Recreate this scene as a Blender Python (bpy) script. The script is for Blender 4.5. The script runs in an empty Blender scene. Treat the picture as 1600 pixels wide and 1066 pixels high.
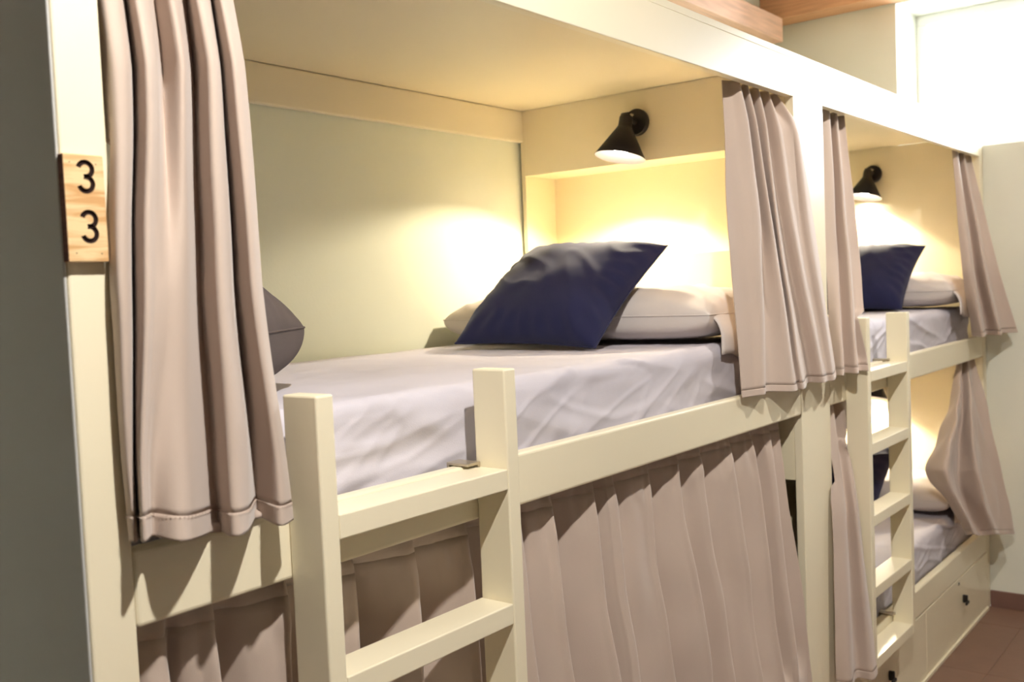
import bpy, bmesh, math, random
from mathutils import Vector, Matrix, noise

sc = bpy.context.scene
COL = sc.collection

# ------------------------------------------------------------------ camera
cam_d = bpy.data.cameras.new('camera')
cam = bpy.data.objects.new('camera', cam_d)
COL.objects.link(cam)
cam_d.sensor_width = 36.0
cam_d.lens = 36.0 * 1550.0 / 1600.0
RT = Vector((0.61650659, -0.78621518, -0.04225305))
UP = Vector((0.06630736, -0.00162943, 0.99779791))
FW = Vector((0.78455272, 0.61795067, -0.0511273))
m = Matrix((RT, UP, -FW)).transposed().to_4x4()
m.translation = Vector((0, -1.1, 1.555))
cam.matrix_world = m
cam_d.dof.use_dof = True
cam_d.dof.focus_distance = 1.9
cam_d.dof.aperture_fstop = 5.6
sc.camera = cam

# ------------------------------------------------------------------ world: overcast daylight outside
w = bpy.data.worlds.new('sky')
sc.world = w
w.use_nodes = True
bg = w.node_tree.nodes['Background']
bg.inputs[0].default_value = (0.86, 0.93, 1.0, 1)
bg.inputs[1].default_value = 15.0

# ------------------------------------------------------------------ room lamps (two ceiling spots) and exposure
CEIL_W = 88.0
BED_W = 16.0
def point(name, loc, watts, col, r, parent=None):
    l = bpy.data.lights.new(name, 'POINT')
    l.energy = watts; l.color = col; l.shadow_soft_size = r
    o = bpy.data.objects.new(name, l)
    COL.objects.link(o); o.location = loc
    if parent: o.parent = parent
    return o
portal = bpy.data.lights.new('window_portal', 'AREA')
portal.shape = 'RECTANGLE'; portal.size = 1.67; portal.size_y = 0.72
portal.cycles.is_portal = True
po = bpy.data.objects.new('window_portal', portal)
COL.objects.link(po)
po.location = (5.34, -0.465, 2.475)
po.rotation_euler = (0, math.radians(90), 0)     # emits towards -X
po.rotation_euler = (math.radians(90), 0, math.radians(90))
sc.view_settings.view_transform = 'Standard'
sc.view_settings.look = 'None'
sc.view_settings.gamma = 1.0
sc.view_settings.use_curve_mapping = False
sc.view_settings.exposure = 1.12

# ------------------------------------------------------------------ materials
def lin(c):
    return tuple(((v / 255) / 12.92 if v / 255 <= .04045 else ((v / 255 + .055) / 1.055) ** 2.4) for v in c)
MATS = {}
def mat(name, rgb, rough=.5, spec=.5, bump=0, bscale=60, var=0, vscale=8, metal=0, stretch=None, sheen=0):
    if name in MATS: return MATS[name]
    M = bpy.data.materials.new(name); M.use_nodes = True
    nt = M.node_tree; b = nt.nodes['Principled BSDF']
    c = lin(rgb)
    b.inputs['Base Color'].default_value = (*c, 1)
    b.inputs['Roughness'].default_value = rough
    b.inputs['Specular IOR Level'].default_value = spec
    b.inputs['Metallic'].default_value = metal
    if sheen:
        b.inputs['Sheen Weight'].default_value = sheen
    tc = nt.nodes.new('ShaderNodeTexCoord')
    src = tc.outputs['Object']
    if stretch:
        mp = nt.nodes.new('ShaderNodeMapping'); mp.inputs['Scale'].default_value = stretch
        nt.links.new(src, mp.inputs[0]); src = mp.outputs[0]
    if var:
        n = nt.nodes.new('ShaderNodeTexNoise'); n.inputs['Scale'].default_value = vscale
        n.inputs['Detail'].default_value = 4
        nt.links.new(src, n.inputs['Vector'])
        r = nt.nodes.new('ShaderNodeValToRGB')
        r.color_ramp.elements[0].position = .3; r.color_ramp.elements[1].position = .7
        r.color_ramp.elements[0].color = (*[v * (1 - var) for v in c], 1)
        r.color_ramp.elements[1].color = (*[min(1, v * (1 + var)) for v in c], 1)
        nt.links.new(n.outputs['Fac'], r.inputs[0]); nt.links.new(r.outputs[0], b.inputs['Base Color'])
    if bump:
        n2 = nt.nodes.new('ShaderNodeTexNoise'); n2.inputs['Scale'].default_value = bscale
        n2.inputs['Detail'].default_value = 3
        nt.links.new(src, n2.inputs['Vector'])
        bp = nt.nodes.new('ShaderNodeBump'); bp.inputs['Strength'].default_value = bump
        bp.inputs['Distance'].default_value = .004
        nt.links.new(n2.outputs['Fac'], bp.inputs['Height']); nt.links.new(bp.outputs[0], b.inputs['Normal'])
    MATS[name] = M
    return M
PAINT = mat('cream_paint', (240, 230, 202), .32, .4, bump=.05, bscale=40, var=.012, vscale=3)
PANEL = mat('cream_panel', (238, 226, 194), .42, .4, bump=.04, bscale=40, var=.012, vscale=3)
WALLG = mat('pale_green_wall', (232, 236, 219), .85, .2, bump=.08, bscale=120, var=.01)
SHADEDP = mat('shaded_green_paint', (200, 200, 196), .5, .3, bump=.05, bscale=60, var=.015)  # wall green darkened to grey: the end panel's shade is in the colour
WALLD = mat('beige_front_wall', (228, 224, 212), .85, .2, bump=.08, bscale=120, var=.01)
WALLW = mat('white_wall', (226, 227, 214), .85, .2, bump=.08, bscale=120, var=.01)
WHITE = mat('white_paint', (244, 244, 240), .5, .4)
CURT = mat('taupe_curtain', (193, 175, 162), .8, .15, bump=.10, bscale=700, var=.03, vscale=6, sheen=.3)
SHEET = mat('grey_sheet', (203, 198, 206), .85, .1, bump=.10, bscale=500, var=.02, vscale=5)
CASE = mat('greige_pillowcase', (214, 205, 200), .85, .1, bump=.12, bscale=400, var=.03, vscale=7)
NAVY = mat('navy_cotton', (33, 34, 66), .8, .15, bump=.12, bscale=450, var=.08, vscale=10, sheen=.15)
DARK = mat('dark_taupe_fabric', (96, 86, 84), .8, .15, bump=.12, bscale=450, var=.06, vscale=10)
BLACK = mat('black_metal', (26, 24, 24), .45, .4)
SHADEIN = mat('shade_inside', (176, 170, 172), .5, .4)
STEEL = mat('brushed_steel', (188, 178, 160), .35, .5, metal=.8)
BEAM = mat('pine_beam', (228, 192, 168), .6, .3, bump=.1, bscale=30, var=.14, vscale=5, stretch=(1, 14, 14))
BEAMY = mat('pine_joist', (208, 160, 120), .6, .3, bump=.1, bscale=30, var=.14, vscale=5, stretch=(14, 1, 14))
TILE = mat('terracotta_tile', (126, 97, 82), .45, .4, bump=.1, bscale=60, var=.08, vscale=9)
GROUT = mat('grout', (150, 124, 108), .9, .1)
SKIRT = mat('brown_tile_skirting', (120, 90, 80), .5, .4, var=.06)
THREAD = mat('thread', (186, 166, 152), .8, .1)
BURNT = mat('burnt_groove', (44, 30, 26), .8, .1, var=.3, vscale=200)
EDGE = mat('dark_wood_edge', (104, 66, 54), .7, .2, var=.35, vscale=30, stretch=(1, 1, 6))
def pine():
    M = mat('pine_plaque', (230, 196, 146), .55, .3)
    nt = M.node_tree; b = nt.nodes['Principled BSDF']
    tc = nt.nodes.new('ShaderNodeTexCoord')
    mp = nt.nodes.new('ShaderNodeMapping'); mp.inputs['Scale'].default_value = (6, 6, 60)
    n = nt.nodes.new('ShaderNodeTexNoise'); n.inputs['Scale'].default_value = 1.6; n.inputs['Detail'].default_value = 3
    n.inputs['Distortion'].default_value = .6
    r = nt.nodes.new('ShaderNodeValToRGB')
    r.color_ramp.elements[0].position = .38; r.color_ramp.elements[0].color = (*lin((206, 160, 108)), 1)
    r.color_ramp.elements[1].position = .55; r.color_ramp.elements[1].color = (*lin((236, 204, 156)), 1)
    nt.links.new(tc.outputs['Object'], mp.inputs[0]); nt.links.new(mp.outputs[0], n.inputs['Vector'])
    nt.links.new(n.outputs['Fac'], r.inputs[0]); nt.links.new(r.outputs[0], b.inputs['Base Color'])
    return M
PINE = pine()
def emis(name, rgb, s):
    M = bpy.data.materials.new(name); M.use_nodes = True
    b = M.node_tree.nodes['Principled BSDF']
    b.inputs['Base Color'].default_value = (1, 1, 1, 1)
    b.inputs['Emission Color'].default_value = (*rgb, 1); b.inputs['Emission Strength'].default_value = s
    return M
BULB = emis('lit_bulb', (1, .92, .8), 30)
def glass():
    M = bpy.data.materials.new('window_glass'); M.use_nodes = True
    nt = M.node_tree
    for n in list(nt.nodes): nt.nodes.remove(n)
    o = nt.nodes.new('ShaderNodeOutputMaterial'); mx = nt.nodes.new('ShaderNodeMixShader')
    t = nt.nodes.new('ShaderNodeBsdfTransparent'); g = nt.nodes.new('ShaderNodeBsdfGlossy')
    g.inputs['Roughness'].default_value = .02
    fr = nt.nodes.new('ShaderNodeFresnel'); fr.inputs[0].default_value = 1.4
    nt.links.new(fr.outputs[0], mx.inputs[0]); nt.links.new(t.outputs[0], mx.inputs[1]); nt.links.new(g.outputs[0], mx.inputs[2])
    nt.links.new(mx.outputs[0], o.inputs[0])
    return M
GLASS = glass()
def wrinkle(M, scale, dist, strength, stretch):
    """ridged creases layered on top of the weave bump of a fabric"""
    nt = M.node_tree; b = nt.nodes['Principled BSDF']
    tc = nt.nodes.new('ShaderNodeTexCoord'); mp = nt.nodes.new('ShaderNodeMapping')
    mp.inputs['Scale'].default_value = stretch; mp.inputs['Rotation'].default_value = (0, .35, 0)
    n = nt.nodes.new('ShaderNodeTexNoise'); n.noise_type = 'RIDGED_MULTIFRACTAL'
    n.inputs['Scale'].default_value = scale; n.inputs['Detail'].default_value = 2.5
    n.inputs['Roughness'].default_value = .4; n.inputs['Distortion'].default_value = .5
    bp = nt.nodes.new('ShaderNodeBump'); bp.inputs['Strength'].default_value = strength; bp.inputs['Distance'].default_value = dist
    old = b.inputs['Normal'].links[0].from_socket
    nt.links.new(tc.outputs['Object'], mp.inputs[0]); nt.links.new(mp.outputs[0], n.inputs['Vector'])
    nt.links.new(n.outputs['Fac'], bp.inputs['Height']); nt.links.new(old, bp.inputs['Normal'])
    nt.links.new(bp.outputs[0], b.inputs['Normal'])
wrinkle(SHEET, 4.0, .022, .8, (1, 1, 2.4))
wrinkle(CASE, 4.5, .010, .45, (1, 1, 1))
wrinkle(NAVY, 4.0, .008, .35, (1, 1, 1))

# ------------------------------------------------------------------ mesh helpers
def link(name, me, material, parent=None):
    o = bpy.data.objects.new(name, me)
    COL.objects.link(o)
    if material is not None and not me.materials:
        me.materials.append(material)
    if parent is not None: o.parent = parent
    return o
def bm_obj(name, bm, material, parent=None, smooth=False):
    me = bpy.data.meshes.new(name); bm.to_mesh(me); bm.free()
    if smooth:
        for p in me.polygons: p.use_smooth = True
    return link(name, me, material, parent)
def add_box(bm, x0, x1, y0, y1, z0, z1, bevel=0.0, seg=2):
    r = bmesh.ops.create_cube(bm, size=1)
    for v in r['verts']:
        v.co = Vector(((x0 + x1) / 2 + v.co.x * (x1 - x0), (y0 + y1) / 2 + v.co.y * (y1 - y0), (z0 + z1) / 2 + v.co.z * (z1 - z0)))
    if bevel:
        es = list({e for v in r['verts'] for e in v.link_edges})
        bmesh.ops.bevel(bm, geom=es, offset=bevel, segments=seg, affect='EDGES', profile=.5)
def box(name, x0, x1, y0, y1, z0, z1, material, parent=None, bevel=.0025, seg=2):
    """box placed in world coordinates; parent empties only carry a location"""
    ox, oy, oz = parent_off(parent)
    bm = bmesh.new()
    add_box(bm, x0 - ox, x1 - ox, y0 - oy, y1 - oy, z0 - oz, z1 - oz, bevel, seg)
    return bm_obj(name, bm, material, parent)
def parent_off(p):
    o = Vector((0, 0, 0))
    while p is not None:
        o += p.location; p = p.parent
    return o
def tag(o, label, cat, group=None):
    o['label'] = label; o['category'] = cat
    if group: o['group'] = group
    return o
def struct(o):
    o['kind'] = 'structure'; return o
def thing(name, loc, label, cat, group=None):
    o = bpy.data.objects.new(name, None); COL.objects.link(o)
    o.location = loc; o.empty_display_size = .05
    return tag(o, label, cat, group)
def fbm(x, y, z=0, s=1.0):
    return noise.noise(Vector((x * s, y * s, z * s)))
def add_cyl(bm, p0, p1, r0, r1, n=24, cap=True):
    p0 = Vector(p0); p1 = Vector(p1); d = (p1 - p0).normalized()
    a = d.orthogonal().normalized(); b = d.cross(a)
    A = [bm.verts.new(p0 + (a * math.cos(t) + b * math.sin(t)) * r0) for t in [2 * math.pi * i / n for i in range(n)]]
    B = [bm.verts.new(p1 + (a * math.cos(t) + b * math.sin(t)) * r1) for t in [2 * math.pi * i / n for i in range(n)]]
    for i in range(n):
        bm.faces.new((A[i], A[(i + 1) % n], B[(i + 1) % n], B[i]))
    if cap:
        bm.faces.new(list(reversed(A))); bm.faces.new(B)
    return A, B
def lathe(bm, pts, origin, axis, n=32, close=False):
    """pts = (radius, distance along the axis)"""
    d = Vector(axis).normalized(); a = d.orthogonal().normalized(); b = d.cross(a); o = Vector(origin)
    rings = []
    for r, t in pts:
        if r < 1e-6: rings.append([bm.verts.new(o + d * t)])
        else: rings.append([bm.verts.new(o + d * t + (a * math.cos(2 * math.pi * i / n) + b * math.sin(2 * math.pi * i / n)) * r) for i in range(n)])
    fs = []
    for q, p in zip(rings, rings[1:]):
        for i in range(n):
            j = (i + 1) % n
            if len(q) == 1: f = (q[0], p[j], p[i])
            elif len(p) == 1: f = (q[i], q[j], p[0])
            else: f = (q[i], q[j], p[j], p[i])
            fs.append(bm.faces.new(f))
    return fs

# ================================================================== THE SETTING
X0, X1, Y0, Y1, ZC = -4.5, 4.9, -2.8, 0.98, 2.98
floor = struct(box('floor', X0, X1, Y0, Y1, -.06, -.004, GROUT, bevel=0))
tm = None
tx = 4.642
while tx > X0 + .1:
    ty = -.177
    rows = [(-.177, .113)] + [(-.177 - .3 * (k + 1), -.177 - .3 * k) for k in range(8)]
    for (a, b) in rows:
        x0, x1 = max(tx - .6, X0), tx
        if abs((x1 - x0) - .6) < 1e-6 and abs((b - a) - .3) < 1e-6:
            if tm is None:
                bm = bmesh.new(); add_box(bm, -.2985, .2985, -.1485, .1485, -.004, 0, .0012, 1)
                tm = bpy.data.meshes.new('tile'); bm.to_mesh(tm); bm.free()
            t = link('tile', tm, TILE, floor); t.location = ((x0 + x1) / 2, (a + b) / 2, 0)
        else:
            box('tile', x0 + .0015, x1 - .0015, a + .0015, b - .0015, -.004, 0, TILE, floor, .0012, 1)
    tx -= .6
for (a, b) in [(-.177, .113)] + [(-.177 - .3 * (k + 1), -.177 - .3 * k) for k in range(8)]:
    box('tile', 4.642 + .0015, 4.9, a + .0015, b - .0015, -.004, 0, TILE, floor, .0012, 1)

struct(box('wall_back', X0, X1 + .4, Y1, Y1 + .12, 0, ZC, WALLG, bevel=0))
bm = bmesh.new()
WY0, WY1, WZ0, WZ1 = -1.3, .37, 2.117, 2.83
add_box(bm, X1, X1 + .4, Y0, Y1, 0, WZ0)
add_box(bm, X1, X1 + .4, Y0, Y1, WZ1, ZC)
add_box(bm, X1, X1 + .4, Y0, WY0, WZ0, WZ1)
add_box(bm, X1, X1 + .4, WY1, Y1, WZ0, WZ1)
wr = struct(bm_obj('wall_right', bm, WALLW))
struct(box('wall_front', X0, X1 + .4, Y0 - .12, Y0, 0, ZC, WALLD, bevel=0))
struct(box('wall_left', X0 - .12, X0, Y0 - .12, Y1 + .12, 0, ZC, WALLG, bevel=0))
struct(box('ceiling', X0 - .12, X1 + .4, Y0 - .12, Y1 + .12, ZC, ZC + .08, WHITE, bevel=0))
struct(box('baseboard_right', X1 - .012, X1, Y0, -.002, 0, .076, SKIRT, bevel=.002))
# window: frame, mullion, panes
wx = X1 + .33
win = struct(box('window_1', wx, wx + .05, WY0, WY1, WZ0, WZ0 + .05, WHITE, bevel=.004))
for nm, a, b, c, d in (('frame_bar', WY0, WY1, WZ1 - .05, WZ1), ('frame_bar', WY0, WY0 + .05, WZ0 + .05, WZ1 - .05),
                       ('frame_bar', WY1 - .05, WY1, WZ0 + .05, WZ1 - .05), ('mullion', -.50, -.44, WZ0 + .05, WZ1 - .05)):
    box(nm, wx, wx + .05, a, b, c, d, WHITE, win, .004)
box('pane', wx + .02, wx + .026, WY0 + .05, -.50, WZ0 + .05, WZ1 - .05, GLASS, win, 0)
box('pane', wx + .02, wx + .026, -.44, WY1 - .05, WZ0 + .05, WZ1 - .05, GLASS, win, 0)
# exposed timber: a plate along the back wall, joists across the room
struct(box('trim_1', X0, 4.74, .86, Y1, 2.715, 2.83, BEAM, bevel=.004))
for k, xj in enumerate((4.745, 3.95, 3.15, 2.35, 1.55, .75, -.05, -.85, -1.65, -2.45, -3.25, -4.05)):
    struct(box('trim_%d' % (k + 2), xj, xj + .15, Y0, Y1, 2.832, ZC, BEAMY, bevel=.004))

# ================================================================== BUNK BEDS
ZT = 2.16       # underside of the canopy board
def bunk(xa, xb, label, first):
    """xa..xb: clear length between the posts"""
    t = thing('bunk_bed', (xa, 0, 0), label, 'bunk bed', 'built-in bunk beds along the wall')
    if first:
        box('post', .582, .64, 0, .06, 0, 2.172, PAINT, t, .003)
        box('end_panel', .578, .5815, .0015, .978, 0, 2.172, SHADEDP, t, .002)
        box('end_lining', .582, .60, .0605, .978, 0, 2.16, PANEL, t, .002)
        box('post', xb, 2.94, 0, .024, 0, 2.172, PAINT, t, .002)
    else:
        box('post', xb, 4.898, 0, .05, 0, 2.172, PAINT, t, .003)
    box('top_rail', xa + .0008, xb - .0008, 0, .022, 2.065, 2.172, PAINT, t, .002)
    x_end = 2.94 if first else 4.898
    box('canopy_board', (.58 if first else xa), x_end, .001, .978, ZT + .0125, ZT + .03, PAINT, t, .001)
    box('canopy_soffit', (.60 if first else xa), (xb - .0005 if first else 4.861), .023, .958, ZT, ZT + .012, PANEL, t, 0)
    box('back_rail', (.60 if first else xa), xb - .0005, .955, .978, 2.055, ZT - .001, PAINT, t, .004)
    box('bed_rail', xa + .0008, xb - .0008, 0, .03, 1.164, 1.260, PAINT, t, .006, 3)
    box('bed_board', (.60 if first else xa), xb, .031, .978, 1.178, 1.205, PANEL, t, .001)
    box('curtain_track', xa + .03, xb - .03, .034, .046, 1.160, 1.176, BLACK, t, .001)
    box('curtain_track', xa + .03, xb - .03, .034, .046, 2.085, 2.10, BLACK, t, .001)
    # lower bed base with two drawers
    box('base_board', xa + .0008, xb - .0008, 0, .03, .268, .372, PAINT, t, .005, 3)
    box('bed_board', (.60 if first else xa), xb, .031, .978, .30, .325, PANEL, t, .001)
    mid = (xa + xb) / 2 - .01
    for i, (a, b) in enumerate(((xa + .002, mid - .0015), (mid + .0015, xb - .002))):
        dr = box('drawer', a, b, 0, .02, .016, .2655, PAINT, t, .0015)
        hx = {0: a + .47, 1: b - .44}[i]
        hm = bmesh.new()
        add_box(hm, hx - .022, hx + .022, -.026, -.018, .150, .162, .003)
        add_box(hm, hx + .010, hx + .022, -.020, .0, .150, .184, .003)
        h = bm_obj('handle', hm, BLACK, dr); h.location = -parent_off(dr)
        km = bmesh.new(); add_cyl(km, (hx - .045, .001, .246), (hx - .045, -.002, .246), .007, .007, 16)
        k = bm_obj('keyhole', km, BLACK, dr); k.location = -parent_off(dr)
    box('plinth', xa + .0008, xb - .0008, -.008, .02, 0, .015, PAINT, t, .002)
    # head end
    if first:
        HX = 2.718
        for (z0, z1, zn, zl) in ((1.206, ZT, 1.94, 1.645), (.326, 1.177, .974, .62)):
            box('headboard_panel', HX, HX + .018, .0245, .952, zn, z1 - .0005, PANEL, t, .0008)
            box('headboard_panel', HX, HX + .018, .0245, .952, z0, zl, PANEL, t, .0008)
            box('niche_side', HX, HX + .17, .952, .968, z0, z1 - .0005, PANEL, t, .0008)
            box('niche_back', HX + .17, HX + .186, .0245, .968, z0, z1 - .0005, PANEL, t, .0008)
            box('niche_top', HX + .0185, HX + .1695, .0245, .9515, zn, zn + .016, PANEL, t, .0008)
            box('niche_shelf', HX + .0185, HX + .1695, .0245, .9515, zl - .018, zl - .0005, PANEL, t, .0008)
            box('niche_side', HX + .0185, HX + .1695, .0245, .030, zl, zn - .0005, PANEL, t, .0008)
        box('foot_panel', 2.905, 2.94, .0245, .978, 0, ZT, PANEL, t, .001)
    else:
        for (z0, z1) in ((1.206, ZT), (.326, 1.177)):
            box('headboard_panel', 4.862, 4.88, .0505, .978, z0, z1 - .0005, PANEL, t, .0008)
    return t
bunk1 = bunk(.64, 2.718, 'cream bunk bed carrying the wooden number plaque, with a lit headboard niche', True)
bunk2 = bunk(2.94, 4.84, 'cream bunk bed against the window wall with a flat headboard', False)

# ------------------------------------------------------------------ ladders
def ladder(x0, label):
    t = thing('bunk_ladder', (x0, 0, 0), label, 'ladder', 'bunk ladders')
    ya, yb = -.071, -.001
    sw = .031
    W = .436
    for a in (0, W - sw):
        box('stile', x0 + a, x0 + a + sw, ya, yb, .31, 1.424, PAINT, t, .003)
    for zt in (1.257, 1.029, .801, .573, .345):
        box('rung', x0 + sw + .0003, x0 + W - sw - .0003, ya + .0005, yb - .0005, zt - .035, zt, PAINT, t, .002)
    for a in (sw + .002, W - sw - .034):
        for zz in (1.2605, .3725):
            hm = bmesh.new()
            xx = x0 + a
            add_box(hm, xx, xx + .032, yb - .012, .036, zz + .001, zz + .006, .001)
            xl = xx + .026 if a > .2 else xx
            add_box(hm, xl, xl + .006, yb - .012, yb + .0005, zz - .0025, zz + .003, .001)
            add_box(hm, xx, xx + .032, .031, .036, zz - .03, zz + .003, .001)
            h = bm_obj('hook', hm, STEEL, t); h.location = -parent_off(t)
    return t
ladder(.876, 'cream wooden ladder hooked on the bunk with the number plaque')
ladder(3.072, 'cream wooden ladder hooked on the bunk by the window wall')

# ------------------------------------------------------------------ number plaque
def sweep_u(bm, pts, r, y, a0, a1, n=8):
    """half-pipe groove liner along a path in the XZ plane; y is the plaque face"""
    rings = []
    for i, p in enumerate(pts):
        q0 = pts[max(0, i - 1)]; q1 = pts[min(len(pts) - 1, i + 1)]
        d = Vector((q1[0] - q0[0], 0, q1[1] - q0[1])).normalized()
        s = Vector((-d.z, 0, d.x))
        ring = []
        for k in range(n + 1):
            th = math.pi * k / n
            ring.append(bm.verts.new(Vector((p[0], y, p[1])) + s * math.cos(th) * r + Vector((0, 1, 0)) * math.sin(th) * r))
        rings.append(ring)
    for A, B in zip(rings, rings[1:]):
        for k in range(n):
            bm.faces.new((A[k], A[k + 1], B[k + 1], B[k]))
    for ring in (rings[0], rings[-1]):
        bm.faces.new(ring)
def three(cx, cz, r=.0083):
    pts = []
    for i in range(25):
        th = math.radians(165 - (165 + 105) * i / 24)
        pts.append((cx + r * math.cos(th), cz + r + r * math.sin(th)))
    low = []
    for i in range(25):
        th = math.radians(105 - (105 + 165) * i / 24)
        low.append((cx + r * math.cos(th), cz - r + r * math.sin(th)))
    return pts, low
def plaque():
    t = thing('number_plaque', (.578, 0, 1.61), 'pine plaque engraved 33 on the cream post', 'plaque')
    x0, x1, z0, z1, yf = .5775, .6265, 1.608, 1.731, -.013
    bm = bmesh.new(); add_box(bm, x0 - .578, x1 - .578, yf, 0, z0 - 1.61, z1 - 1.61, .0016, 2)
    body = bm_obj('board', bm, PINE, t)
    body.data.materials.append(EDGE)
    for p in body.data.polygons:
        if p.normal.x < -.7: p.material_index = 1
    digits = [three(.6035, 1.7055), three(.6045, 1.6485)]
    # engrave: boolean cut, applied so that no cutter stays in the scene
    for arcs in digits:
      for pts in arcs:
        cm = bmesh.new()
        n = 16; rings = []
        r = .0030
        for i, p in enumerate(pts):
            q0 = pts[max(0, i - 1)]; q1 = pts[min(len(pts) - 1, i + 1)]
            d = Vector((q1[0] - q0[0], 0, q1[1] - q0[1])).normalized(); s = Vector((-d.z, 0, d.x))
            rings.append([cm.verts.new(Vector((p[0] - .578, yf, p[1] - 1.61)) + s * math.cos(2 * math.pi * k / n) * r + Vector((0, 1, 0)) * math.sin(2 * math.pi * k / n) * r) for k in range(n)])
        for A, B in zip(rings, rings[1:]):
            for k in range(n): cm.faces.new((A[k], A[(k + 1) % n], B[(k + 1) % n], B[k]))
        cm.faces.new(rings[0]); cm.faces.new(rings[-1])
        bmesh.ops.recalc_face_normals(cm, faces=cm.faces)
        cut = bm_obj('cutter', cm, PINE); cut.location = t.location
        bpy.context.view_layer.update()
        md = body.modifiers.new('engrave', 'BOOLEAN'); md.operation = 'DIFFERENCE'; md.object = cut; md.solver = 'EXACT'
        bpy.context.view_layer.update()
        dg = bpy.context.evaluated_depsgraph_get()
        me = bpy.data.meshes.new_from_object(body.evaluated_get(dg))
        body.modifiers.clear(); body.data = me
        cmesh = cut.data; bpy.data.objects.remove(cut); bpy.data.meshes.remove(cmesh)
      lm = bmesh.new()
      for pts in arcs:
        sweep_u(lm, [(p[0] - .578, p[1] - 1.61) for p in pts], .0026, yf + .0001, 0, 1)
      if 1:
        nu = bm_obj('numeral', lm, BURNT, t, True)
        nu['label'] = 'dark engraved numeral 3'
    for (x, z) in ((.585, 1.721), (.6165, 1.7205), (.587, 1.618), (.6175, 1.6175)):
        nm = bmesh.new(); add_cyl(nm, (x - .578, yf + .001, z - 1.61), (x - .578, yf - .0004, z - 1.61), .0008, .0007, 10)
        bm_obj('nail', nm, BLACK, t)
plaque()

# ------------------------------------------------------------------ bed lamps
def bed_lamp(xw, y, z, label):
    t = thing('bed_lamp', (xw, y, z), label, 'lamp', 'black reading lamps on the headboards')
    bm = bmesh.new()
    lathe(bm, [(0, 0), (.040, 0), (.042, -.004), (.042, -.014), (.038, -.018), (0, -.018)], (0, 0, 0), (1, 0, 0), 36)
    bmesh.ops.recalc_face_normals(bm, faces=bm.faces)
    bm_obj('wall_plate', bm, BLACK, t, False)
    P0 = Vector((-.062, .004, .014))                     # knuckle
    bm = bmesh.new(); add_cyl(bm, (-.017, 0, 0), P0, .009, .009, 16)
    add_cyl(bm, P0 + Vector((0, -.014, 0)), P0 + Vector((0, .014, 0)), .012, .012, 16)
    bm_obj('arm', bm, BLACK, t)
    bm = bmesh.new(); add_cyl(bm, P0 + Vector((0, -.019, 0)), P0 + Vector((0, -.014, 0)), .006, .006, 12)
    add_cyl(bm, P0 + Vector((0, -.024, .001)), P0 + Vector((0, -.019, .001)), .003, .003, 10)
    bm_obj('thumb_screw', bm, STEEL, t)
    ax = Vector((-.20, .10, -1)).normalized()
    bm = bmesh.new()
    lathe(bm, [(0, -.012), (.014, -.012), (.019, -.006), (.021, .0), (.021, .030), (.0, .030)], P0 + ax * .006, ax, 28)
    bmesh.ops.recalc_face_normals(bm, faces=bm.faces)
    bm_obj('lamp_holder', bm, BLACK, t)
    bm = bmesh.new()
    S0 = P0 + ax * .034
    fo = lathe(bm, [(.0225, 0), (.024, .004), (.0795, .096)], S0, ax, 40)
    fi = lathe(bm, [(.0795, .096), (.0782, .0962), (.0228, .005), (.0, .004)], S0, ax, 40)
    bmesh.ops.remove_doubles(bm, verts=bm.verts, dist=1e-5)
    bmesh.ops.recalc_face_normals(bm, faces=bm.faces)
    sh = bm_obj('lamp_shade', bm, BLACK, t, True)
    sh.data.materials.append(SHADEIN)
    n_out = 40 * 2
    for i, p in enumerate(sh.data.polygons):
        if i >= n_out: p.material_index = 1
    sh['label'] = 'black conical shade, pale inside'
    bm = bmesh.new()
    lathe(bm, [(0, .0), (.012, .002), (.014, .012), (.022, .034), (.0265, .052), (.023, .069), (.012, .080), (0, .083)], S0 + ax * .006, ax, 24)
    bmesh.ops.recalc_face_normals(bm, faces=bm.faces)
    b = bm_obj('bulb', bm, BULB, t, True)
    b['label'] = 'glowing bulb'
    l = bpy.data.lights.new('bed_lamp_light', 'SPOT')
    l.energy = BED_W; l.color = (1, .86, .62); l.shadow_soft_size = .018
    l.spot_size = math.radians(138); l.spot_blend = .25
    lo = bpy.data.objects.new('bed_lamp_light', l); COL.objects.link(lo); lo.parent = t
    lo.location = S0 + ax * .094
    lo.rotation_euler = (-ax).to_track_quat('Z', 'Y').to_euler()
    return t
bed_lamp(2.7178, .503, 2.06, 'black cone lamp above the headboard niche')
bed_lamp(4.8618, .478, 2.037, 'black cone lamp on the flat headboard over the upper bed')
bed_lamp(4.8618, .470, 1.085, 'black cone lamp on the headboard of the lower bed')

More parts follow.
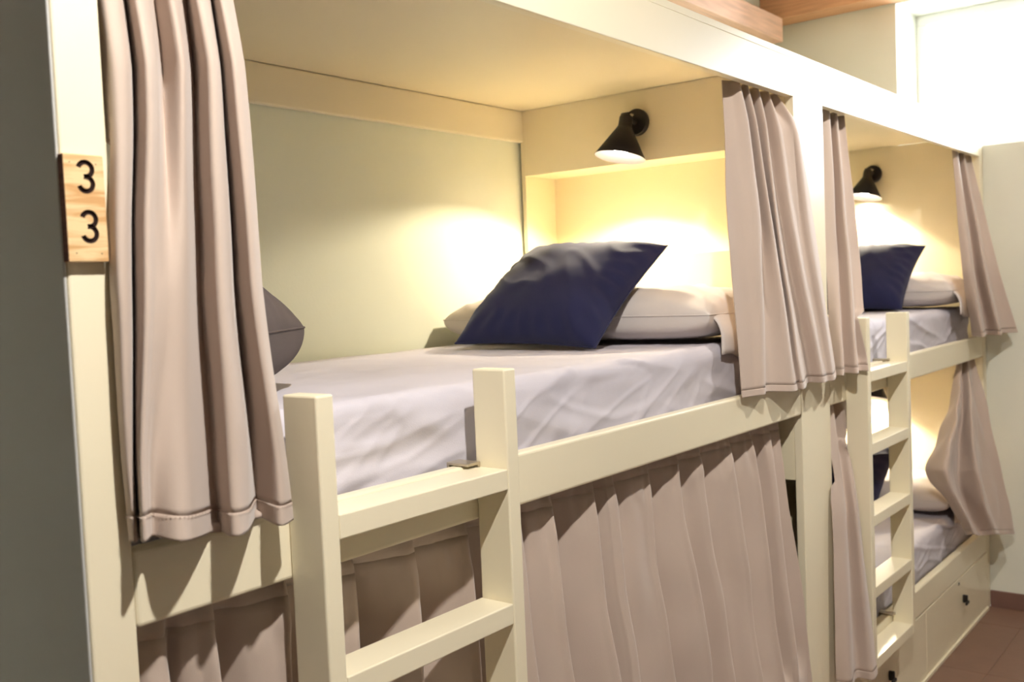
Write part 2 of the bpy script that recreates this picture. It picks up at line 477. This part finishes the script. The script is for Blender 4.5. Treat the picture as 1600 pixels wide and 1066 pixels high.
# ------------------------------------------------------------------ ceiling spots
def ceiling_spot(x, y, aim, label, watts):
    t = thing('ceiling_spot', (x, y, ZC), label, 'ceiling lamp', 'ceiling spots')
    bm = bmesh.new(); add_cyl(bm, (0, 0, 0), (0, 0, -.02), .05, .05, 32); bm_obj('canopy', bm, WHITE, t)
    bm = bmesh.new(); add_cyl(bm, (0, 0, -.02), (0, 0, -.05), .008, .008, 12); bm_obj('stem', bm, WHITE, t)
    o = Vector((0, 0, -.05)); ax = (Vector(aim) - (t.location + o)).normalized()
    bm = bmesh.new(); lathe(bm, [(0, -.004), (.028, -.004), (.03, .004), (.05, .05), (.048, .05), (.027, .006), (0, .004)], o, ax, 32)
    bmesh.ops.recalc_face_normals(bm, faces=bm.faces); bm_obj('lamp_shade', bm, WHITE, t, True)
    bm = bmesh.new(); lathe(bm, [(0, .006), (.012, .008), (.022, .026), (.022, .036), (.012, .046), (0, .048)], o, ax, 20)
    bmesh.ops.recalc_face_normals(bm, faces=bm.faces); bm_obj('bulb', bm, BULB, t, True)
    l = bpy.data.lights.new('ceiling_spot_light', 'SPOT')
    l.energy = watts; l.color = (1, .95, .88); l.shadow_soft_size = .03
    l.spot_size = math.radians(112); l.spot_blend = .75
    lo = bpy.data.objects.new('ceiling_spot_light', l); COL.objects.link(lo); lo.parent = t
    lo.location = o + ax * .075
    lo.rotation_euler = (-ax).to_track_quat('Z', 'Y').to_euler()
ceiling_spot(.56, -1.1, (1.3, 0, 1.25), 'white ceiling spot over the ladder of the plaque bunk', CEIL_W)
ceiling_spot(3.0, -1.1, (3.6, 0, 1.5), 'white ceiling spot over the ladder of the window bunk', CEIL_W * .5)

# ------------------------------------------------------------------ soft goods
def rbox(nx, ny, nz, sx, sy, sz, r, disp=None):
    """rounded, finely divided box centred on the origin (bottom kept flat)"""
    bm = bmesh.new()
    def side(fn, na, nb):
        g = [[bm.verts.new(fn(i / na * 2 - 1, j / nb * 2 - 1)) for j in range(nb + 1)] for i in range(na + 1)]
        for i in range(na):
            for j in range(nb):
                bm.faces.new((g[i][j], g[i + 1][j], g[i + 1][j + 1], g[i][j + 1]))
    side(lambda a, b: Vector((a, b, 1)), nx, ny); side(lambda a, b: Vector((a, b, -1)), nx, ny)
    side(lambda a, b: Vector((a, -1, b)), nx, nz); side(lambda a, b: Vector((a, 1, b)), nx, nz)
    side(lambda a, b: Vector((-1, a, b)), ny, nz); side(lambda a, b: Vector((1, a, b)), ny, nz)
    bmesh.ops.remove_doubles(bm, verts=bm.verts, dist=1e-6)
    for v in bm.verts:
        p = Vector((v.co.x * sx / 2, v.co.y * sy / 2, v.co.z * sz / 2))
        q = Vector((max(-sx / 2 + r, min(sx / 2 - r, p.x)), max(-sy / 2 + r, min(sy / 2 - r, p.y)), max(-sz / 2 + r, min(sz / 2 - r, p.z))))
        d = p - q
        if d.length > 1e-9: p = q + d.normalized() * min(d.length, r)
        v.co = p
    bmesh.ops.recalc_face_normals(bm, faces=bm.faces)
    bm.normal_update()
    if disp:
        co = [(v, v.co + v.normal * disp(v.co, v.normal)) for v in bm.verts]
        for v, c in co: v.co = c
    return bm
def crease(x, y, seed, ang, sx, sy):
    """sharp directional creases: ridged noise in a rotated, stretched frame"""
    c, s = math.cos(ang), math.sin(ang)
    u, v = (x * c + y * s) * sx, (-x * s + y * c) * sy
    n = noise.noise(Vector((u + .4 * noise.noise(Vector((x * 5, y * 5, seed))), v, seed)))
    return max(0, 1 - abs(n) * 5)
def mattress(x0, x1, y0, y1, z0, z1, label, seed):
    sx, sy, sz = x1 - x0, y1 - y0, z1 - z0
    def disp(p, n):
        if p.z < -sz / 2 + .012: return 0
        d = .0025 * noise.noise(Vector((p.x * 6, p.y * 6, p.z * 9 + seed)))
        if n.y < -.3:
            a, b = p.x, p.z * 1.0
            msk = .5 + .5 * noise.noise(Vector((a * 2.2, b * 4, seed + 5)))
            d += .017 * msk ** 2 * crease(a, b, seed, .30, 1.3, 9) + .013 * (1 - msk) ** 2 * crease(a, b, seed + 3, -.25, 2.2, 11) + .004 * msk * crease(a, b, seed + 6, .5, 4, 20)
            d += .006 * noise.noise(Vector((a * 5, b * 10, seed + 9)))
        elif n.z > .5:
            d += .0015 * crease(p.x, p.y, seed, .1, 2, 9)
        return d
    bm = rbox(380, 60, 40, sx, sy, sz, .035, disp)
    o = bm_obj('mattress', bm, SHEET, None, True)
    o.location = ((x0 + x1) / 2, (y0 + y1) / 2, (z0 + z1) / 2)
    return tag(o, label, 'mattress', 'mattresses in the bunks')
mattress(.655, 2.708, .056, .962, 1.2065, 1.392, 'grey-sheeted mattress beside the lit niche', 1.0)
mattress(2.955, 4.83, .056, .962, 1.2065, 1.396, 'grey-sheeted upper mattress against the flat headboard', 7.0)
mattress(2.955, 4.83, .056, .962, .3265, .497, 'grey-sheeted lower mattress above the drawers', 13.0)

def pillow_mesh(W, H, T, seed, pinch=.07, n=56, wr=.006, p=2.6, pv=2.6, tb=None):
    """W along x, H along y, T thick: pinched corners, seam edge and creases running from the corners"""
    bm = bmesh.new()
    def surf(sgn):
        g = []
        for i in range(n + 1):
            row = []
            for j in range(n + 1):
                u = math.sin((i / n - .5) * math.pi); v = math.sin((j / n - .5) * math.pi)
                t = (max(0, 1 - abs(u) ** p) * max(0, 1 - abs(v) ** pv)) ** .5
                x = u * W / 2 * (1 - pinch * (1 - v * v)); y = v * H / 2 * (1 - pinch * (1 - u * u))
                z = sgn * T / 2 * t if sgn > 0 or tb is None else -tb * t ** .45
                q_ = 1 if sgn > 0 or tb is None else .15
                e = 1 - max(abs(u), abs(v))
                k = min(1, e * 5)
                z += q_ * sgn * t * wr * (noise.noise(Vector((x * 9, y * 9, seed))) * 1.2 + 1.3 * crease(x, y, seed + 2, .7, 4, 11) * (1 - .5 * t))
                # radial gathers near the seam
                an = math.atan2(v, u)
                z += q_ * sgn * .004 * math.sin(an * 26 + seed) * min(1, t * 2) * max(0, 1 - e * 3.2)
                row.append(bm.verts.new((x, y, z)))
            g.append(row)
        for i in range(n):
            for j in range(n):
                f = (g[i][j], g[i + 1][j], g[i + 1][j + 1], g[i][j + 1])
                bm.faces.new(f if sgn > 0 else tuple(reversed(f)))
    surf(1); surf(-1)
    bmesh.ops.remove_doubles(bm, verts=bm.verts, dist=2e-5)
    return bm
def seam(W, H, pinch, parent, material, r=.0022):
    bm = bmesh.new(); pts = []
    N = 40
    for side in range(4):
        for i in range(N):
            s = math.sin((i / N - .5) * math.pi)
            u, v = ((s, -1), (1, s), (-s, 1), (-1, -s))[side]
            pts.append(Vector((u * W / 2 * (1 - pinch * (1 - v * v)), v * H / 2 * (1 - pinch * (1 - u * u)), 0)))
    k = 6; rings = []
    for i, p_ in enumerate(pts):
        d = (pts[(i + 1) % len(pts)] - pts[i - 1]).normalized(); s_ = Vector((-d.y, d.x, 0))
        rings.append([bm.verts.new(p_ + s_ * r * math.cos(2 * math.pi * q / k) + Vector((0, 0, r * math.sin(2 * math.pi * q / k)))) for q in range(k)])
    for i in range(len(rings)):
        A, B = rings[i], rings[(i + 1) % len(rings)]
        for q in range(k): bm.faces.new((A[q], A[(q + 1) % k], B[(q + 1) % k], B[q]))
    bmesh.ops.recalc_face_normals(bm, faces=bm.faces)
    return bm_obj('seam', bm, material, parent, True)
def cushion(name, loc, rot, W, H, T, material, label, cat, seed, group=None, pinch=.07, wr=.006, p=2.6, pv=2.6, tb=.018):
    t = thing(name, loc, label, cat, group)
    t.rotation_euler = rot
    c = bm_obj('cover', pillow_mesh(W, H, T, seed, pinch, wr=wr, p=p, pv=pv, tb=tb), material, t, True)
    seam(W, H, pinch, t, material)
    return t
def tilt(dx, dz):          # rotation about Y so that the local +x axis points along (dx, 0, dz)
    return (0, -math.atan2(dz, dx), 0)
NAV = 'navy cushions on the beds'
cushion('cushion', (2.258, .500, 1.536), (math.radians(1.5), -math.atan2(.246, .345), math.radians(-2)), .445, .475, .185, NAVY,
        'navy cushion propped on the pillow beside the lit niche', 'cushion', 2.0, NAV)
cushion('cushion', (4.390, .395, 1.541), (0, -math.atan2(.246, .335), 0), .445, .46, .185, NAVY,
        'navy cushion propped on the upper bed by the flat headboard', 'cushion', 5.0, NAV)
cushion('cushion', (4.390, .53, .637), (0, -math.atan2(.235, .34), 0), .445, .46, .185, NAVY,
        'navy cushion on the lower bed behind the ladder', 'cushion', 8.0, NAV)
PIL = 'greige pillows at the head ends'
def pillow(x, y, z, label, seed, H=.90, flap=True):
    t = cushion('pillow', (x, y, z), (0, 0, 0), .43, H, .152, CASE, label, 'pillow', seed, PIL, .035, .010, 3.0, 7.0, tb=.070)
    if flap:
        # open flange of the pillowcase, drooping over the mattress edge
        bm = bmesh.new(); g = []
        nu, nv = 30, 14
        for i in range(nu + 1):
            row = []
            for j in range(nv + 1):
                u = i / nu; v = j / nv
                xx = -.175 + .36 * u
                yy = -H / 2 + .10 - .115 * math.sin(min(1, v * 1.25) * math.pi / 2) + .006 * math.sin(u * 17 + seed) * v
                zz = .03 - .14 * v ** 1.6 + .012 * (1 - abs(2 * u - 1)) * (1 - v) + .008 * math.sin(u * 11 + 1) * v
                row.append(bm.verts.new((xx + .02 * v * (u - .3), yy, zz)))
            g.append(row)
        for i in range(nu):
            for j in range(nv):
                bm.faces.new((g[i][j], g[i + 1][j], g[i + 1][j + 1], g[i][j + 1]))
        f = bm_obj('flange', bm, CASE, t, True)
        sm = f.modifiers.new('thick', 'SOLIDIFY'); sm.thickness = .003
    return t
pillow(2.488, .505, 1.4715, 'greige pillow under the navy cushion by the niche', 3.0)
pillow(4.619, .475, 1.4755, 'greige pillow on the upper bed by the flat headboard', 4.0, .92)
pillow(4.619, .50, .5765, 'greige pillow on the lower bed behind the gathered curtain', 6.0)
cushion('cushion', (.915, .36, 1.503), (0, 0, math.radians(38)), .40, .40, .25, DARK,
        'dark taupe cushion at the foot end behind the draped curtain', 'cushion', 11.0, None, .05, .012, tb=.104)

# ------------------------------------------------------------------ curtains
def cr(p0, p1, p2, p3, t):
    return tuple(.5 * (2 * b + (c - a) * t + (2 * a - 5 * b + 4 * c - d) * t * t + (3 * b - a - 3 * c + d) * t ** 3) for a, b, c, d in zip(p0, p1, p2, p3))
def spline(pts, s):
    n = len(pts) - 1
    f = min(max(s, 0), 1) * n; i = min(int(f), n - 1); t = f - i
    g = lambda k: pts[min(max(k, 0), n)]
    return cr(g(i - 1), g(i), g(i + 1), g(i + 2), t)
def grid_obj(name, g, material, parent, thick):
    ox = parent_off(parent)
    bm = bmesh.new()
    vs = [[bm.verts.new(Vector(c) - ox) for c in row] for row in g]
    for a, b in zip(vs, vs[1:]):
        for i in range(len(a) - 1):
            bm.faces.new((a[i], a[i + 1], b[i + 1], b[i]))
    o = bm_obj(name, bm, material, parent, True)
    sm = o.modifiers.new('thick', 'SOLIDIFY'); sm.thickness = thick; sm.offset = 0
    return o
def curtain(levels, label, seed, nu=160, nv=70, hem=.035, stitches=False, wob=.003, heading=0.0, lim=None):
    zt = max(p[2] for p in levels[0]); zb = min(p[2] for p in levels[-1])
    t = thing('curtain', (sum(p[0] for p in levels[-1]) / len(levels[-1]), 0, zb), label, 'curtain', 'taupe bunk curtains')
    zl = [sum(p[2] for p in l) / len(l) for l in levels]
    cols = []
    for i in range(nu + 1):
        cols.append([spline(l, i / nu) for l in levels])
    def at(i, z):     # height fraction by mean level height, splined through the levels
        for k in range(len(zl) - 1):
            if z >= zl[k + 1] or k == len(zl) - 2:
                f = (zl[k] - z) / (zl[k] - zl[k + 1]); break
        c = cols[i]; n = len(c) - 1
        g = lambda q: c[min(max(q, 0), n)]
        # non-uniform safe: blend linear and smooth
        P = cr(g(k - 1), g(k), g(k + 1), g(k + 2), f)
        L = tuple(a + (b - a) * f for a, b in zip(c[k], c[k + 1]))
        P = tuple(.5 * a + .5 * b for a, b in zip(P, L))
        x, y, zz = P
        v = (zl[0] - z) / (zl[0] - zl[-1])
        y += wob * noise.noise(Vector((x * 16, z * 5, seed))) * min(1, v * 3)
        x += wob * noise.noise(Vector((x * 9, z * 6, seed + 4))) * min(1, v * 3)
        if lim: x, y, zz = lim(x, y, zz)
        return (x, y, zz)
    span = zl[0] - zl[-1]
    zh = zl[-1] + hem
    rows = [zl[0] - (zl[0] - zh) * j / nv for j in range(nv + 1)]
    if heading:
        hrows = [z for z in rows if z >= zl[0] - heading]
        rows = rows[len(hrows) - 1:]
        grid_obj('heading', [[at(i, z) for i in range(nu + 1)] for z in hrows], CURT, t, .0032)
    grid_obj('panel', [[at(i, z) for i in range(nu + 1)] for z in rows], CURT, t, .0025)
    hr = [zh - hem * j / 8 for j in range(9)]
    grid_obj('hem', [[at(i, z) for i in range(nu + 1)] for z in hr], CURT, t, .0032)
    if stitches:
        bm = bmesh.new(); ox = parent_off(t)
        L = [Vector(at(i, zh - .001)) for i in range(nu + 1)]
        for i in range(0, nu):
            if i % 2: continue
            a, b = L[i], L[i] + (L[i + 1] - L[i]) * .8
            nrm = Vector(((b - a).y, -(b - a).x, 0))
            if nrm.length < 1e-7: continue
            nrm = nrm.normalized() * .0032
            a2, b2 = a + nrm - ox, b + nrm - ox
            add_cyl(bm, a2, b2, .0005, .0005, 5)
        s = bm_obj('stitching', bm, THREAD, t); s['kind'] = 'stuff'
    return t

C1 = [
 [(.66,.063,2.075),(.658,.044,2.075),(.68,.049,2.075),(.706,.069,2.075),(.696,.044,2.075),(.719,.052,2.075),(.748,.069,2.075),(.753,.049,2.075),(.799,.071,2.075),(.784,.044,2.075),(.808,.049,2.075),(.838,.069,2.075),(.825,.045,2.075),(.852,.052,2.075)],
 [(.652,.02,1.846),(.648,-.015,1.84),(.672,-.005,1.845),(.698,.03,1.855),(.688,-.015,1.846),(.711,.0,1.852),(.74,.03,1.861),(.745,-.005,1.856),(.791,.035,1.87),(.776,-.015,1.859),(.8,-.005,1.864),(.83,.03,1.875),(.817,-.012,1.866),(.844,.0,1.872)],
 [(.629,-.006,1.578),(.623,-.035,1.577),(.642,-.025,1.577),(.663,.005,1.577),(.652,-.04,1.576),(.67,-.035,1.576),(.69,-.03,1.575),(.721,-.02,1.575),(.766,.01,1.575),(.75,-.045,1.573),(.777,-.035,1.573),(.816,.005,1.574),(.802,-.045,1.572),(.83,-.03,1.572)],
 [(.63,-.008,1.372),(.623,-.03,1.375),(.63,-.028,1.374),(.643,-.01,1.37),(.628,-.05,1.376),(.638,-.046,1.374),(.654,-.035,1.371),(.687,-.05,1.366),(.752,-.012,1.353),(.742,-.06,1.358),(.774,-.05,1.352),(.815,-.012,1.343),(.816,-.055,1.346),(.845,-.04,1.34)],
 [(.633,-.010,1.275),(.627,-.028,1.279),(.629,-.03,1.279),(.642,-.014,1.274),(.622,-.058,1.283),(.634,-.05,1.284),(.651,-.03,1.28),(.67,-.066,1.274),(.752,-.016,1.257),(.736,-.068,1.265),(.765,-.058,1.264),(.816,-.014,1.263),(.813,-.06,1.261),(.847,-.045,1.26)]]
for l in C1[1:]:
    for k in (3, 6, 8, 11):
        if l is C1[1] or k != 6:
            d_ = .022
            l[k] = (l[k][0] + d_ * .6, l[k][1] + d_, l[k][2])
curtain(C1, 'long taupe curtain draped over the rail beside the number plaque', 1.0, 260, 90, .034, True,
        lim=lambda x, y, z: (x, min(y, -.006) if (x < .645 and z < 1.80) or z < 1.27 else y, z))
C2 = [
 [(2.396,.06,2.075),(2.42,.05,2.075),(2.439,.032,2.075),(2.50,.07,2.075),(2.486,.032,2.075),(2.56,.07,2.075),(2.554,.032,2.075),(2.625,.07,2.075),(2.618,.032,2.075),(2.68,.07,2.075),(2.685,.035,2.075),(2.706,.06,2.075)],
 [(2.372,.045,1.97),(2.408,.035,1.97),(2.44,.012,1.97),(2.512,.05,1.97),(2.495,.012,1.97),(2.572,.048,1.97),(2.557,.012,1.97),(2.632,.045,1.97),(2.625,.006,1.97),(2.682,.016,1.97),(2.698,-.010,1.97),(2.722,-.009,1.97)],
 [(2.325,.02,1.685),(2.385,.01,1.685),(2.442,-.012,1.685),(2.53,.025,1.69),(2.516,-.015,1.686),(2.60,.02,1.691),(2.566,-.01,1.688),(2.645,.015,1.691),(2.647,-.02,1.689),(2.72,-.007,1.692),(2.745,-.027,1.691),(2.823,-.012,1.693)],
 [(2.309,-.012,1.26),(2.355,-.022,1.26),(2.39,-.036,1.261),(2.465,-.010,1.259),(2.543,-.05,1.252),(2.598,-.04,1.253),(2.603,-.056,1.253),(2.738,-.014,1.256),(2.751,-.05,1.255),(2.802,-.044,1.254),(2.825,-.056,1.255),(2.885,-.04,1.261)]]
def lim_post(x, y, z):
    w_ = min(1, max(0, (x - 2.66) / .05)) * min(1, max(0, (2.05 - z) / .08))
    w_ = w_ * w_ * (3 - 2 * w_)
    y += (min(y, -.006) - y) * w_
    if z >= 1.99: x = min(x, 2.714)
    if z < 1.275: y = min(y, -.006)
    return x, y, z
curtain(C2, 'taupe curtain drawn to the broad post beside the lit niche', 2.0, 220, 70, .022, lim=lim_post)
C3 = [
 [(3.05,.06,2.075),(3.079,.032,2.075),(3.15,.06,2.075),(3.146,.032,2.075),(3.22,.06,2.075),(3.238,.04,2.075)],
 [(3.015,.03,1.62),(3.045,.005,1.618),(3.10,.025,1.62),(3.089,-.015,1.617),(3.17,.01,1.619),(3.209,-.008,1.618)],
 [(2.93,-.012,1.262),(2.894,-.06,1.262),(2.98,-.03,1.262),(2.962,-.078,1.262),(3.045,-.05,1.262),(3.047,-.082,1.262)]]
def lim3(x, y, z):
    if x < 2.945: y = min(y, -.007)
    if z < 1.30: y = min(y, -.006)
    if z < 1.44: x = min(x, 3.066)
    return x, y, z
curtain(C3, 'taupe curtain hanging between the broad post and the ladder', 3.0, 120, 60, .022, lim=lim3)
C4 = [
 [(4.562,.045,2.075),(4.595,.032,2.075),(4.70,.06,2.075),(4.70,.032,2.075),(4.79,.055,2.075),(4.825,.035,2.075)],
 [(4.46,-.01,1.565),(4.471,-.05,1.563),(4.62,-.02,1.563),(4.581,-.075,1.561),(4.72,-.05,1.561),(4.769,-.085,1.559)],
 [(4.568,-.02,1.275),(4.495,-.08,1.275),(4.66,-.055,1.275),(4.62,-.12,1.275),(4.75,-.1,1.275),(4.834,-.145,1.275)]]
def lim4(x, y, z):
    if z < 2.05 and x > 4.83: y = min(y, -.008)
    if z < 1.285 or (z < 1.17 and x > 4.83): y = min(y, -.006)
    return min(x, 4.885), y, z
curtain(C4, 'taupe curtain flaring out beside the pale end wall above', 4.0, 120, 60, .022, lim=lim4)
# closed lower curtain, pleated behind the rail
R5 = [.70, .775, .90, 1.03, 1.165, 1.30, 1.45, 1.555, 1.70, 1.78, 1.93, 2.06, 2.18, 2.34, 2.47, 2.585]
def low_level(z, yr, yv, sc_, skew, push):
    pts = [(.648 + 0, yv, z)]
    for i, r in enumerate(R5):
        nx = R5[i + 1] if i + 1 < len(R5) else r + .09
        gap = nx - r
        x = .64 + (r - .64) * sc_
        f = push * min(1, max(0, (r - 1.33) / .25))
        rnd = random.Random(i * 7 + 3)
        dep = .7 + 1.0 * rnd.random()
        jig = .012 * (rnd.random() - .5) * push * 20
        mid_ = .35 + .3 * rnd.random(); bul = .25 + .4 * rnd.random()
        dv = (yv - yr) * dep
        pts.append((x - .022, yr + .010 * rnd.random() + jig * .5 - f, z))
        pts.append((x, yr + jig * .5 - f, z))
        pts.append((x + .016 + skew, yr + dv - f, z))
        pts.append((x + gap * mid_, yr + dv * bul - f + jig * .3, z))
    pts.append((.64 + (2.66 - .64) * sc_, yr - push, z))
    return pts
C5 = [low_level(1.160, .050, .058, 1.0, 0, .0), low_level(1.095, .040, .085, 1.0, .008, .002), low_level(.80, .032, .105, 1.010, .012, .02), low_level(.315, .022, .115, 1.022, .012, .045)]
C5[0] = [(x, y, z) for x, y, z in C5[0]]
def lim5(x, y, z):
    d_ = min(1, max(0, (1.15 - z) / .25))
    y += d_ * (.014 * noise.noise(Vector((x * 7, z * 2.2, 3.0))) + .006 * noise.noise(Vector((x * 18, z * 5, 8.0))))
    x += d_ * .022 * noise.noise(Vector((x * 4, z * 2.6, 12.0)))
    h_ = min(1, max(0, (z - 1.03) / .05)) * min(1, max(0, (1.158 - z) / .02))
    y += h_ * .006 * noise.noise(Vector((x * 45, z * 16, 5.0)))
    if x < 1.36: y = max(y, .008)
    z = max(z, .315 + .09 * min(1, max(0, (1.75 - x) / .2)))
    if x > 1.40:
        k = min(1, max(0, (.50 - z) / .07))
        y += (min(y, -.007) - y) * k
    return min(x, 2.712), y, z
curtain(C5, 'wide closed taupe curtain below the rail behind the ladder with the plaque bunk', 5.0, 900, 60, .03, wob=.004, heading=.05, lim=lim5)
C6 = [
 [(2.965,.045,1.156),(3.045,.032,1.156),(3.10,.06,1.156),(3.131,.032,1.156),(3.20,.045,1.156)],
 [(2.900,-.012,.843),(2.950,-.03,.841),(3.019,-.012,.825),(3.016,-.045,.829),(3.062,-.036,.817)],
 [(2.876,-.02,.315),(2.894,-.06,.315),(2.988,-.04,.315),(3.001,-.085,.315),(3.053,-.085,.315)]]
def lim6(x, y, z):
    k = min(1, max(0, (1.08 - z) / .16))
    if x < 3.0: y += (min(y, -.007) - y) * k * min(1, (3.0 - x) / .05)
    if z > .93: x = max(x, 2.945)
    elif x < 2.95: y = min(y, -.007)
    if z < .42: y = min(y, -.012)
    x = min(x, 3.065 + 1.3 * max(0, z - 1.04))
    return x, y, z
curtain(C6, 'narrow taupe curtain hanging low between the broad post and the ladder', 6.0, 110, 70, .03, lim=lim6)
C7 = [
 [(4.569,.045,1.156),(4.604,.032,1.156),(4.70,.06,1.156),(4.70,.032,1.156),(4.79,.05,1.156),(4.825,.035,1.156)],
 [(4.471,.06,.965),(4.396,.0,.977),(4.56,.03,.951),(4.512,-.03,.964),(4.70,.0,.934),(4.771,-.03,.933)],
 [(4.285,.1,.731),(4.212,.0,.751),(4.47,.03,.695),(4.42,-.06,.721),(4.62,-.04,.676),(4.752,-.085,.666)],
 [(4.356,.03,.575),(4.277,-.03,.597),(4.48,.0,.545),(4.441,-.09,.57),(4.60,-.07,.528),(4.77,-.11,.507)],
 [(4.39,-.025,.452),(4.358,-.07,.464),(4.50,-.05,.424),(4.521,-.11,.433),(4.637,-.1,.406),(4.79,-.13,.376)]]
def lim7(x, y, z):
    if z < .52 or (x > 4.835 and z < 1.1): y = min(y, -.008)
    return min(x, 4.885), y, z
curtain(C7, 'bunched taupe curtain beside the end wall on the lower bed', 7.0, 130, 80, .022, wob=.012, lim=lim7)
